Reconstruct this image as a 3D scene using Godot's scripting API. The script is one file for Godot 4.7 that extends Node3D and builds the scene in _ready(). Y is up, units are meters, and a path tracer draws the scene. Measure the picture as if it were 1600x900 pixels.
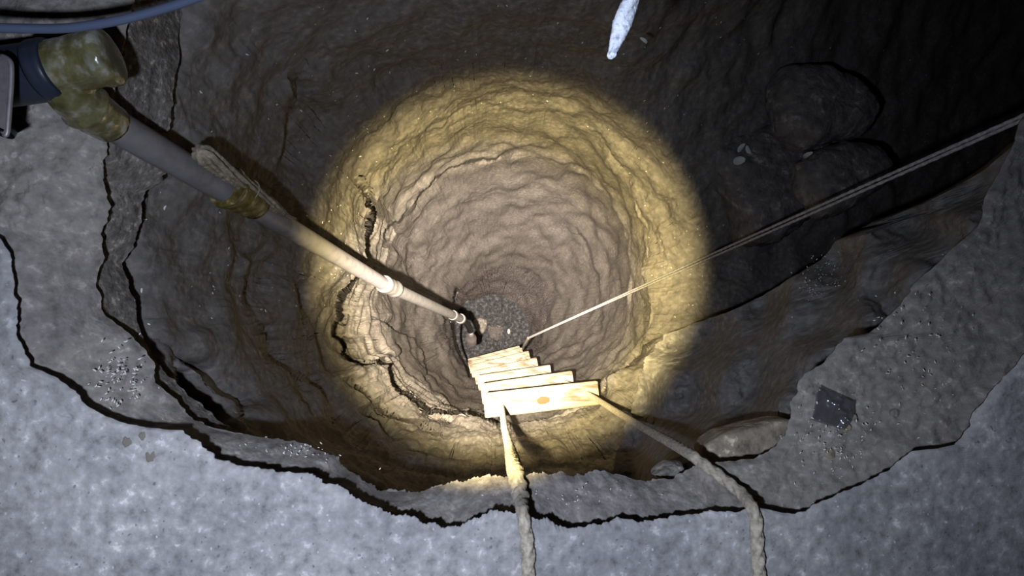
extends Node3D
# A hand-dug well seen from its mouth: broken concrete floor, earth shaft, rope ladder, pipe, torch light.
# Metres, y up. The concrete floor is y = 0, the camera is 0.75 m above it and looks almost straight down.

const CAM_H := 0.75
const FOCAL := 900.0
const NADIR := Vector2(725, 505)     # where "straight down" falls
const AXIS := Vector2(770, 505)      # direction of the slightly leaning shaft axis
const FLASH := Vector3(-0.088, 0.75, 0.072)
const TORCH := Vector3(-0.085, 0.76, 0.035)

var cam_r: Vector3
var cam_u: Vector3
var cam_b: Vector3
var n_rough := FastNoiseLite.new()
var n_mid := FastNoiseLite.new()
var n_big := FastNoiseLite.new()
var n_cell := FastNoiseLite.new()
var n_crack := FastNoiseLite.new()
var n_line := FastNoiseLite.new()
var rng := RandomNumberGenerator.new()
var M := {}
var used := {}
var wall_spots := []

func _ready():
	# ---------- camera
	var nd := Vector3(NADIR.x - 800.0, 450.0 - NADIR.y, -FOCAL).normalized()
	cam_r = Vector3(sqrt(1.0 - nd.x * nd.x), -nd.x, 0)
	var ux := nd.y * cam_r.y / cam_r.x
	cam_u = Vector3(ux, -nd.y, -sqrt(maxf(0.0, 1.0 - ux * ux - nd.y * nd.y)))
	cam_b = cam_r.cross(cam_u)
	var cam := Camera3D.new()
	cam.name = "camera"
	cam.transform = Transform3D(Basis(cam_r, cam_u, cam_b), Vector3(0, CAM_H, 0))
	cam.fov = rad_to_deg(2.0 * atan(450.0 / FOCAL))
	cam.near = 0.02
	cam.far = 60.0
	cam.current = true
	add_child(cam)
	# ---------- environment: night, no sky light
	var env := Environment.new()
	env.background_mode = Environment.BG_COLOR
	env.background_color = Color(0, 0, 0)
	env.tonemap_mode = Environment.TONE_MAPPER_LINEAR
	env.tonemap_exposure = 1.0
	env.sdfgi_enabled = true
	env.ssao_enabled = true
	env.ssil_enabled = true
	var we := WorldEnvironment.new()
	we.name = "night"
	we.environment = env
	add_child(we)
	# ---------- the torch in the photographer's left hand: hot beam with a yellow rim and cool spill
	spot("torch_beam", TORCH, at(790, 426, 2.0), Color(1.0, 0.92, 0.67), 25.0, 19.6, 0.5)
	spot("torch_hot_core", TORCH, at(780, 450, 4.0), Color(1.0, 0.95, 0.95), 96.0, 15.6, 1.0)
	spot("flash_spill", FLASH, at(610, 690, 0.8), Color(0.84, 0.89, 1.0), 0.82, 76.0, 1.0)

	noises()
	materials()
	setting()
	ladder()
	pipe()
	right_cord()
	cable_and_bracket()
	rope_end()
	rocks()
	small_things()
	pit_things()

# ============================================================ helpers
func spot(called: String, from: Vector3, to: Vector3, c: Color, e: float, ang: float, blend: float):
	var l := SpotLight3D.new()
	l.name = called
	l.light_color = c
	l.light_energy = e
	l.spot_angle = ang
	l.spot_angle_attenuation = blend
	l.spot_range = 30.0
	l.spot_attenuation = 2.0
	l.light_size = 0.012
	l.shadow_enabled = true
	add_child(l)
	l.look_at_from_position(from, to, Vector3(0, 0, -1))

func ray(px: float, py: float) -> Vector3:
	var d := cam_r * ((px - 800.0) / FOCAL) + cam_u * ((450.0 - py) / FOCAL) - cam_b
	return d / -d.y

func at(px: float, py: float, h: float) -> Vector3:
	return Vector3(0, CAM_H, 0) + ray(px, py) * h

func numbered(called: String) -> String:
	used[called] = used.get(called, 0) + 1
	return called if used[called] == 1 else "%s_%03d" % [called, used[called] - 1]

func tag(o: Node3D, label: String, category := "", group := "", kind := ""):
	if label: o.set_meta("label", label)
	if category: o.set_meta("category", category)
	if group: o.set_meta("group", group)
	if kind: o.set_meta("kind", kind)
	return o

func thing(called: String, label: String, category: String, where := Vector3.ZERO, group := "") -> Node3D:
	var o := Node3D.new()
	o.name = numbered(called)
	add_child(o)
	o.position = where
	tag(o, label, category, group)
	return o

func put(called: String, mesh: Mesh, mat: Material, parent: Node3D = null) -> MeshInstance3D:
	var o := MeshInstance3D.new()
	o.mesh = mesh
	o.material_override = mat
	if parent == null:
		o.name = numbered(called)
		add_child(o)
	else:
		o.name = called
		parent.add_child(o, true)
	return o

# a grid of points (row-major, cols per row) as a smooth mesh; wrap joins the last column to the first
func grid_mesh(p: PackedVector3Array, cols: int, wrap: bool, flip := false, colors := PackedColorArray(), normals := PackedVector3Array(), r0 := 0, r1 := -1) -> ArrayMesh:
	var rows := p.size() / cols
	if r1 < 0: r1 = rows - 1
	if normals.is_empty(): normals = grid_normals(p, cols, wrap)
	var idx := PackedInt32Array()
	var span := cols if wrap else cols - 1
	idx.resize((r1 - r0) * span * 6)
	var k := 0
	for j in range(r1 - r0):
		for i in span:
			var i2 := (i + 1) % cols
			var a := j * cols + i
			var b := j * cols + i2
			var c := a + cols
			var d := b + cols
			if flip:
				idx[k] = a; idx[k + 1] = b; idx[k + 2] = c; idx[k + 3] = b; idx[k + 4] = d; idx[k + 5] = c
			else:
				idx[k] = a; idx[k + 1] = c; idx[k + 2] = b; idx[k + 3] = b; idx[k + 4] = c; idx[k + 5] = d
			k += 6
	var arr := []
	arr.resize(Mesh.ARRAY_MAX)
	arr[Mesh.ARRAY_VERTEX] = p.slice(r0 * cols, (r1 + 1) * cols)
	var nn := normals.slice(r0 * cols, (r1 + 1) * cols)
	if flip:
		for i in nn.size(): nn[i] = -nn[i]
	arr[Mesh.ARRAY_NORMAL] = nn
	if colors.size(): arr[Mesh.ARRAY_COLOR] = colors.slice(r0 * cols, (r1 + 1) * cols)
	arr[Mesh.ARRAY_INDEX] = idx
	var m := ArrayMesh.new()
	m.add_surface_from_arrays(Mesh.PRIMITIVE_TRIANGLES, arr)
	return m

func grid_normals(p: PackedVector3Array, cols: int, wrap: bool) -> PackedVector3Array:
	var rows := p.size() / cols
	var n := PackedVector3Array()
	n.resize(p.size())
	var last := Vector3.UP
	for j in rows:
		var up := maxi(j - 1, 0) * cols
		var dn := mini(j + 1, rows - 1) * cols
		for i in cols:
			var l := (i - 1 + cols) % cols if wrap else maxi(i - 1, 0)
			var r := (i + 1) % cols if wrap else mini(i + 1, cols - 1)
			var v := (p[j * cols + r] - p[j * cols + l]).cross(p[dn + i] - p[up + i])
			if v.length_squared() > 1e-18: last = v.normalized()
			n[j * cols + i] = last
	return n

# pixel outline -> table of radius (and depth) round the shaft axis, one entry per column
func polar(pts: Array, cols: int, closed := true, jag := 0.0, seed_ := 0.0) -> Array:
	var q := []
	for v in pts:
		var d := Vector2(v.x, v.y) - AXIS
		q.append([fposmod(d.angle(), TAU), d.length(), v.z if v is Vector3 else 0.0])
	q.sort_custom(func(a, b): return a[0] < b[0])
	var n := q.size()
	var rr := PackedFloat32Array()
	var hh := PackedFloat32Array()
	var inside := PackedFloat32Array()
	rr.resize(cols); hh.resize(cols); inside.resize(cols)
	# an open line has its gap where the two neighbours in angle are its two ends
	var gap := -1
	if not closed:
		var widest := -1.0
		for i in n:
			var w: float = fposmod(q[(i + 1) % n][0] - q[i][0], TAU)
			if w > widest:
				widest = w
				gap = i
	for c in cols:
		var a := TAU * c / cols
		var hi := 0
		while hi < n and q[hi][0] <= a: hi += 1
		var lo := (hi - 1 + n) % n
		hi = hi % n
		var w: float = fposmod(q[hi][0] - q[lo][0], TAU)
		var t: float = fposmod(a - q[lo][0], TAU) / maxf(w, 1e-6)
		var r: float = lerpf(q[lo][1], q[hi][1], t)
		if closed:
			var l2 := (lo - 1 + n) % n
			var h2 := (hi + 1) % n
			r = lerpf(r, cubic_interpolate(q[lo][1], q[hi][1], q[l2][1], q[h2][1], t), 0.35)
		if jag > 0.0:
			var x := cos(a) * 9.0 + seed_
			var y := sin(a) * 9.0
			r += jag * (n_line.get_noise_2d(x * 2.4, y * 2.4) * 1.3 + 0.75 * n_line.get_noise_2d(x * 7.0, y * 7.0) + 0.5 * n_line.get_noise_2d(x * 18.0, y * 18.0))
		rr[c] = r
		hh[c] = lerpf(q[lo][2], q[hi][2], t)
		inside[c] = 0.0 if lo == gap else 1.0
	if not closed:      # fade the ends over about four degrees
		var reach := int(cols * 4.0 / 360.0)
		var soft := inside.duplicate()
		for c in cols:
			if inside[c] > 0.0:
				var near := reach
				for k in reach:
					if inside[(c + k) % cols] == 0.0 or inside[(c - k + cols) % cols] == 0.0:
						near = k
						break
				soft[c] = float(near) / reach
		inside = soft
	return [rr, hh, inside]

func dir_of(c: float, cols: int) -> Vector2:
	return Vector2.from_angle(TAU * c / cols)

func fract(x: float) -> float:
	return x - floor(x)

# a tube along a path; radii may be floats or Vector2 (two half axes); lobes > 0 gives a twisted strand look
func sweep(path: Array, radii: Array, sides := 12, lobes := 0, turns_per_m := 0.0, rough := 0.0, side_hint := Vector3(0, 1, 0), caps := true) -> ArrayMesh:
	var p := PackedVector3Array()
	var n := path.size()
	var prev := Vector3.ZERO
	var run := 0.0
	var pts := path.duplicate()
	var rad := radii.duplicate()
	if caps:
		pts.push_front(path[0]); pts.push_back(path[n - 1])
		rad.push_front(0.0005); rad.push_back(0.0005)
	var x := Vector3.ZERO
	for k in pts.size():
		var kk := clampi(k - (1 if caps else 0), 0, n - 1)
		var t: Vector3 = (path[mini(kk + 1, n - 1)] - path[maxi(kk - 1, 0)]).normalized()
		if x == Vector3.ZERO:
			x = side_hint.cross(t)
			if x.length() < 0.01: x = Vector3(1, 0, 0).cross(t)
			x = x.normalized()
		else:
			x = (x - t * x.dot(t)).normalized()
		var y := t.cross(x)
		if k > 0: run += pts[k].distance_to(pts[k - 1])
		var rx: float = rad[k].x if rad[k] is Vector2 else rad[k]
		var ry: float = rad[k].y if rad[k] is Vector2 else rad[k]
		for s in sides:
			var a := TAU * s / sides
			var f := 1.0
			if lobes > 0: f = 0.64 + 0.42 * absf(cos(lobes * 0.5 * (a - run * turns_per_m * TAU)))
			var v: Vector3 = x * cos(a) * rx * f + y * sin(a) * ry * f
			if rough > 0.0 and rx > 0.001:
				v *= 1.0 + rough * (n_rough.get_noise_3dv((pts[k] + v) * 260.0) + 0.6 * n_rough.get_noise_3dv((pts[k] + v) * 90.0))
			p.append(pts[k] + v)
	return grid_mesh(p, sides, true, false)

func smooth_path(pts: Array, step: float) -> Array:
	var c := Curve3D.new()
	for i in pts.size():
		var a: Vector3 = pts[maxi(i - 1, 0)]
		var b: Vector3 = pts[mini(i + 1, pts.size() - 1)]
		var tan_ := (b - a) * 0.16
		c.add_point(pts[i], -tan_, tan_)
	c.bake_interval = step
	var out := []
	var n := int(ceil(c.get_baked_length() / step))
	for k in n + 1: out.append(c.sample_baked(c.get_baked_length() * k / n, true))
	return out

func filled(v, n: int) -> Array:
	var a := []
	a.resize(n)
	a.fill(v)
	return a

# a stone: pixel outline lying at depth h, domed above and below, broken by noise
func stone_mesh(outline: Array, h: float, up: float, down: float, flat: float, rough: float, cols := 72, facet := 0.0) -> Array:
	var ring := []
	var mid := Vector3.ZERO
	for v in outline:
		ring.append(at(v.x, v.y, h))
		mid += ring[-1]
	mid /= ring.size()
	var rim := []
	for c in cols:
		var f := float(c) / cols * ring.size()
		var i := int(f)
		var n := ring.size()
		var t := f - i
		rim.append(ring[i].lerp(ring[(i + 1) % n], t).lerp(ring[i].cubic_interpolate(ring[(i + 1) % n], ring[(i - 1 + n) % n], ring[(i + 2) % n], t), 0.5) - mid)
	var p := PackedVector3Array()
	var rows := 40
	for j in rows + 1:
		var a := PI * j / rows
		var s := pow(sin(a), flat)
		var y: float = cos(a) * (up if a < PI / 2 else down)
		for c in cols:
			var q: Vector3 = rim[c] * s + Vector3(0, y, 0)
			var w := mid + q
			var d: float = rough * (0.9 * n_mid.get_noise_3dv(w * 9.0) + 0.35 * n_rough.get_noise_3dv(w * 40.0))
			if facet > 0.0: d += facet * n_cell.get_noise_3dv(w * 7.0)
			p.append(q + q.normalized() * d)
	return [grid_mesh(p, cols, true, false), mid]

# ============================================================ noise and materials
func noises():
	rng.seed = 11
	for n in [n_rough, n_mid, n_big, n_line]:
		n.noise_type = FastNoiseLite.TYPE_SIMPLEX_SMOOTH
		n.frequency = 1.0
		n.fractal_type = FastNoiseLite.FRACTAL_FBM
	n_rough.seed = 3; n_rough.fractal_octaves = 3
	n_mid.seed = 8; n_mid.fractal_octaves = 3
	n_big.seed = 21; n_big.fractal_octaves = 2
	n_line.seed = 5; n_line.fractal_octaves = 2; n_line.frequency = 0.35
	n_cell.seed = 9
	n_cell.noise_type = FastNoiseLite.TYPE_CELLULAR
	n_cell.frequency = 1.0
	n_cell.cellular_return_type = FastNoiseLite.RETURN_DISTANCE
	n_cell.cellular_jitter = 1.0
	n_crack.seed = 31
	n_crack.noise_type = FastNoiseLite.TYPE_SIMPLEX_SMOOTH
	n_crack.frequency = 1.0
	n_crack.fractal_type = FastNoiseLite.FRACTAL_RIDGED
	n_crack.fractal_octaves = 3

func ramp(stops: Array) -> Gradient:
	var g := Gradient.new()
	var o := PackedFloat32Array()
	var c := PackedColorArray()
	for s in stops:
		o.append(s[0]); c.append(s[1])
	g.offsets = o
	g.colors = c
	return g

func tex(seed_: int, freq: float, octaves: int, stops: Array, side := 1024, type := FastNoiseLite.TYPE_SIMPLEX_SMOOTH) -> NoiseTexture2D:
	var n := FastNoiseLite.new()
	n.seed = seed_
	n.noise_type = type
	n.frequency = freq
	n.fractal_type = FastNoiseLite.FRACTAL_FBM
	n.fractal_octaves = octaves
	n.fractal_gain = 0.6
	var t := NoiseTexture2D.new()
	t.width = side; t.height = side
	t.seamless = true
	t.noise = n
	if stops.size(): t.color_ramp = ramp(stops)
	return t

func bumps(seed_: int, freq: float, octaves: int, strength: float, side := 1024, type := FastNoiseLite.TYPE_SIMPLEX_SMOOTH) -> NoiseTexture2D:
	var t := tex(seed_, freq, octaves, [], side, type)
	t.as_normal_map = true
	t.bump_strength = strength
	return t

func mat(c: Color, rough := 0.9, albedo: Texture2D = null, normal: Texture2D = null, scale_ := 1.0, normal_scale := 1.0, world := true) -> StandardMaterial3D:
	var m := StandardMaterial3D.new()
	m.albedo_color = c
	m.roughness = rough
	m.metallic_specular = 0.35
	if albedo: m.albedo_texture = albedo
	if normal:
		m.normal_enabled = true
		m.normal_texture = normal
		m.normal_scale = normal_scale
	if albedo or normal:
		m.uv1_triplanar = true
		m.uv1_world_triplanar = world
		m.uv1_scale = Vector3.ONE * scale_
	return m

func grey(v: float, tint := Color(1, 1, 1)) -> Color:
	return Color(v * tint.r, v * tint.g, v * tint.b)

func materials():
	var t := Color(1.0, 0.975, 0.94)
	M.concrete = mat(Color(1, 1, 1), 0.92, tex(1, 0.006, 8, [[0.0, grey(0.46, t)], [0.22, grey(0.60, t)], [0.36, grey(0.67, t)], [0.60, grey(0.73, t)], [0.74, grey(0.79, t)], [0.88, grey(0.95, t)]], 2048), bumps(2, 0.03, 5, 4.0), 3.0, 0.45)
	var pits := tex(5, 0.022, 2, [[0.0, Color(0.26, 0.26, 0.27, 0.85)], [0.13, Color(0.36, 0.36, 0.37, 0.7)], [0.17, Color(0.5, 0.5, 0.5, 0.0)], [0.88, Color(0.9, 0.9, 0.9, 0.0)], [0.92, Color(0.94, 0.93, 0.92, 0.5)], [1.0, Color(0.96, 0.96, 0.96, 0.7)]], 1024)
	M.concrete.detail_enabled = true
	M.concrete.detail_albedo = pits
	M.concrete.detail_blend_mode = BaseMaterial3D.BLEND_MODE_MIX
	M.concrete.detail_uv_layer = BaseMaterial3D.DETAIL_UV_1
	var s := Color(1.0, 0.95, 0.88)
	M.rubble = mat(Color(1, 1, 1), 0.95, tex(11, 0.010, 8, [[0.0, grey(0.36, s)], [0.32, grey(0.51, s)], [0.55, grey(0.57, s)], [0.70, grey(0.61, s)], [0.84, grey(0.78, s)]], 1024), bumps(12, 0.04, 5, 8.0), 4.0, 0.4)
	var e := Color(1.0, 0.96, 0.905)
	M.strip = mat(Color(1, 1, 1), 0.95, tex(21, 0.02, 6, [[0.0, grey(0.24, e)], [0.35, grey(0.42, e)], [0.6, grey(0.50, e)], [0.72, grey(0.58, e)], [0.8, grey(0.8, e)]], 1024), bumps(22, 0.03, 5, 8.0), 2.5, 1.0)
	M.earth = mat(Color(1, 1, 1), 0.93, tex(31, 0.02, 6, [[0.0, grey(0.34, e)], [0.35, grey(0.45, e)], [0.6, grey(0.50, e)], [0.8, grey(0.60, e)]], 1024), bumps(32, 0.03, 5, 7.0), 1.7, 0.4)
	M.pit = mat(Color(1, 1, 1), 0.9, tex(41, 0.05, 5, [[0.0, Color(0.26, 0.23, 0.21)], [0.4, Color(0.43, 0.41, 0.40)], [0.6, Color(0.57, 0.54, 0.52)], [0.8, Color(0.86, 0.81, 0.77)]], 1024), bumps(42, 0.05, 4, 9.0), 0.9, 1.2)
	M.stone = mat(Color(1, 1, 1), 0.9, tex(51, 0.02, 6, [[0.0, grey(0.34, s)], [0.4, grey(0.50, s)], [0.7, grey(0.58, s)], [0.85, grey(0.85, s)]], 512), bumps(52, 0.03, 5, 6.0, 512), 2.5, 0.8)
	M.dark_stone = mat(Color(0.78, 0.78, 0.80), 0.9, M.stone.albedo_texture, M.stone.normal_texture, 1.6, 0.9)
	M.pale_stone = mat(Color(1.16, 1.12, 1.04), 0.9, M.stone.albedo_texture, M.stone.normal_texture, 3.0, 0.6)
	M.wood = mat(Color(0.86, 0.86, 0.85), 0.75, tex(61, 0.006, 5, [[0.0, Color(0.36, 0.30, 0.23)], [0.30, Color(0.50, 0.45, 0.37)], [0.42, Color(0.60, 0.56, 0.47)], [0.7, Color(0.67, 0.63, 0.53)], [1.0, Color(0.71, 0.68, 0.59)]], 512), bumps(62, 0.02, 4, 3.0, 512), 3.0, 0.4)
	M.wood.uv1_scale = Vector3(1.6, 6.0, 9.0)
	M.rope = mat(Color(0.80, 0.75, 0.66), 0.95, tex(71, 0.03, 4, [[0.0, grey(0.60)], [0.5, grey(0.85)], [0.8, grey(1.0)]], 256), null, 12.0)
	M.rope.rim_enabled = true
	M.rope.rim = 0.3
	M.cord = mat(Color(0.70, 0.68, 0.66), 0.95, M.rope.albedo_texture, null, 12.0)
	M.pvc = mat(Color(0.50, 0.48, 0.47), 0.42, tex(81, 0.02, 5, [[0.0, grey(0.72)], [0.4, grey(0.93)], [0.8, grey(1.0)]], 512), null, 2.2)
	M.pvc_dusty = mat(Color(0.44, 0.43, 0.40), 0.75, M.pvc.albedo_texture, null, 2.2)
	M.black_pipe = mat(Color(0.17, 0.19, 0.23), 0.4, M.pvc.albedo_texture, bumps(82, 0.02, 3, 2.0, 512), 3.0, 0.3)
	M.glue = mat(Color(1, 1, 1), 0.22, tex(91, 0.012, 5, [[0.0, Color(0.22, 0.205, 0.12)], [0.4, Color(0.33, 0.31, 0.19)], [0.6, Color(0.41, 0.385, 0.27)], [0.78, Color(0.58, 0.58, 0.54)]], 512), bumps(92, 0.012, 4, 5.0, 512), 4.0, 0.7)
	M.glue.clearcoat_enabled = true
	M.glue.clearcoat = 0.8
	M.glue.clearcoat_roughness = 0.12
	M.tape = mat(Color(1.0, 0.93, 0.74), 0.35, M.glue.albedo_texture, M.glue.normal_texture, 6.0, 1.0)
	M.splint = mat(Color(1, 1, 1), 0.9, tex(95, 0.02, 4, [[0.0, Color(0.36, 0.32, 0.26)], [0.5, Color(0.52, 0.48, 0.40)], [0.8, Color(0.68, 0.63, 0.54)]], 512), bumps(96, 0.03, 3, 5.0, 512), 5.0, 0.8)
	M.cable = mat(Color(0.30, 0.33, 0.40), 0.28)
	M.black = mat(Color(0.06, 0.06, 0.065), 0.45)
	M.steel = mat(Color(0.55, 0.52, 0.52), 0.5, M.pvc.albedo_texture, null, 5.0)
	M.steel.metallic = 0.5
	M.white_rope = mat(Color(1, 1, 1), 0.85, tex(101, 0.025, 4, [[0.0, Color(0.50, 0.53, 0.60)], [0.36, Color(0.70, 0.73, 0.79)], [0.46, Color(0.92, 0.93, 0.95)], [0.9, Color(0.95, 0.96, 0.97)]], 512), bumps(102, 0.03, 4, 6.0, 512), 9.0, 0.9)
	M.scrap = mat(Color(0.75, 0.74, 0.70), 0.8)
	M.straw = mat(Color(0.92, 0.90, 0.85), 0.8)
	M.mud = mat(Color(0.50, 0.47, 0.42), 0.95)
	M.stain = mat(Color(0.33, 0.25, 0.15), 0.95)
	M.water = mat(Color(0.10, 0.105, 0.115), 0.12)
	M.sludge = mat(Color(1, 1, 1), 0.55, tex(111, 0.03, 5, [[0.0, grey(0.14)], [0.5, grey(0.24)], [0.8, grey(0.42)]], 512), bumps(112, 0.04, 4, 8.0, 512), 1.2, 1.0)
	M.film = StandardMaterial3D.new()
	M.film.albedo_color = Color(0.33, 0.33, 0.325, 0.72)
	M.film.transparency = BaseMaterial3D.TRANSPARENCY_ALPHA
	M.film.roughness = 0.16
	M.film.metallic_specular = 0.9
	M.film.cull_mode = BaseMaterial3D.CULL_DISABLED
	for k in ["concrete", "rubble", "strip", "earth", "pit"]: M[k].vertex_color_use_as_albedo = true

# patches of a second tone of the matter itself, by 3-D noise alone
func tone(w: Vector3, a: Color, b: Color, f: float) -> Color:
	var t := clampf(0.5 + 0.9 * n_big.get_noise_3dv(w * f) + 0.5 * n_mid.get_noise_3dv(w * f * 5.0), 0.0, 1.0)
	return a.lerp(b, t)

# ============================================================ the setting
func floor_edge() -> Array:
	return [Vector2(1760, 440), Vector2(1680, 500), Vector2(1600, 560), Vector2(1560, 605), Vector2(1530, 640), Vector2(1492, 695), Vector2(1430, 705), Vector2(1390, 735), Vector2(1340, 762), Vector2(1290, 782), Vector2(1240, 803), Vector2(1180, 795), Vector2(1110, 800), Vector2(1010, 812), Vector2(950, 815), Vector2(890, 826), Vector2(860, 815), Vector2(815, 800), Vector2(775, 797), Vector2(740, 811), Vector2(705, 826), Vector2(640, 808), Vector2(580, 790), Vector2(530, 760), Vector2(470, 740), Vector2(390, 728), Vector2(340, 718), Vector2(282, 672), Vector2(215, 668), Vector2(160, 650), Vector2(110, 610), Vector2(75, 588), Vector2(44, 572), Vector2(28, 520), Vector2(24, 470), Vector2(16, 405), Vector2(0, 372), Vector2(-60, 340), Vector2(-150, 200), Vector2(-150, -80), Vector2(200, -260), Vector2(800, -360), Vector2(1500, -400), Vector2(1900, -200), Vector2(1950, 100), Vector2(1860, 330)]

func ledge_edge() -> Array:
	return [Vector2(1700, 120), Vector2(1600, 183), Vector2(1574, 250), Vector2(1545, 300), Vector2(1530, 350), Vector2(1480, 400), Vector2(1435, 440), Vector2(1405, 480), Vector2(1365, 520), Vector2(1325, 528), Vector2(1290, 565), Vector2(1250, 594), Vector2(1241, 630), Vector2(1236, 655), Vector2(1222, 690), Vector2(1188, 714), Vector2(1130, 724), Vector2(1095, 724), Vector2(1060, 745), Vector2(1010, 752), Vector2(950, 738), Vector2(880, 740), Vector2(830, 742), Vector2(760, 745), Vector2(710, 756), Vector2(660, 766), Vector2(600, 768), Vector2(562, 750), Vector2(520, 712), Vector2(460, 690), Vector2(400, 682), Vector2(335, 672), Vector2(300, 652), Vector2(248, 605), Vector2(234, 565), Vector2(200, 522), Vector2(160, 490), Vector2(150, 445), Vector2(156, 400), Vector2(165, 320), Vector2(160, 240), Vector2(182, 130), Vector2(190, 60), Vector2(230, -60), Vector2(300, -150), Vector2(500, -190), Vector2(800, -240), Vector2(1100, -280), Vector2(1500, -280), Vector2(1800, -120)]

func strip_edge() -> Array:
	return [Vector2(300, -140), Vector2(282, 10), Vector2(277, 100), Vector2(270, 165), Vector2(256, 212), Vector2(272, 240), Vector2(250, 282), Vector2(222, 305), Vector2(215, 368), Vector2(186, 410), Vector2(200, 440), Vector2(212, 480), Vector2(216, 515), Vector2(238, 556), Vector2(262, 590), Vector2(300, 622), Vector2(345, 660), Vector2(400, 690)]

func crest_edge() -> Array:
	return [Vector2(1600, 215), Vector2(1575, 235), Vector2(1545, 262), Vector2(1500, 290), Vector2(1445, 318), Vector2(1400, 345), Vector2(1330, 362), Vector2(1305, 376), Vector2(1285, 405), Vector2(1240, 432), Vector2(1180, 468), Vector2(1130, 490), Vector2(1080, 507), Vector2(1040, 522), Vector2(1008, 560), Vector2(990, 620), Vector2(975, 680), Vector2(955, 735), Vector2(900, 785), Vector2(850, 800)]

# a plate between its broken edge and an outer limit: top surface out to the limit, broken face hanging down from the edge
func plate(called: String, m: Material, edge: Array, cols: int, from: int, to: int, outer: Callable, top: Callable, face: float, out_rows: int, relief: Callable, ca: Color, cb: Color, under: float) -> MeshInstance3D:
	var p := PackedVector3Array()
	var colr := PackedColorArray()
	var n := to - from
	var face_rows := 14
	for j in range(-face_rows, out_rows + 1):
		for i in n:
			var c := (from + i) % cols
			var r: float = edge[0][c]
			var d := dir_of(c, cols)
			var w: Vector3
			if j < 0:      # the broken face
				var q := AXIS + d * r
				var h: float = top.call(c, r, 0.0)
				w = at(q.x, q.y, h)
				var t := float(-j) / face_rows
				var inward := (Vector3(d.x, 0, d.y)) * (under * t + face * t * r / FOCAL)
				w += Vector3(0, -face * t, 0) + inward
				w += Vector3(d.x, 0, d.y) * 0.008 * n_mid.get_noise_3dv(w * 28.0)
			else:
				var t := float(j) / out_rows
				t = t * (0.35 + 0.65 * t)
				var ro: float = outer.call(c)
				var rr := lerpf(r, ro, t)
				var q := AXIS + d * rr
				w = at(q.x, q.y, top.call(c, rr, t))
				var k := minf(1.0, (rr - r) / 14.0)
				w.y += relief.call(w) * (0.35 + 0.65 * k) - 0.005 * (1.0 - k) * (1.0 - k) * (1.0 + n_mid.get_noise_3dv(w * 12.0))
			p.append(w)
			colr.append(tone(w, ca, cb, 2.2))
	return put(called, grid_mesh(p, n, n == cols, false, colr), m)

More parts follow.
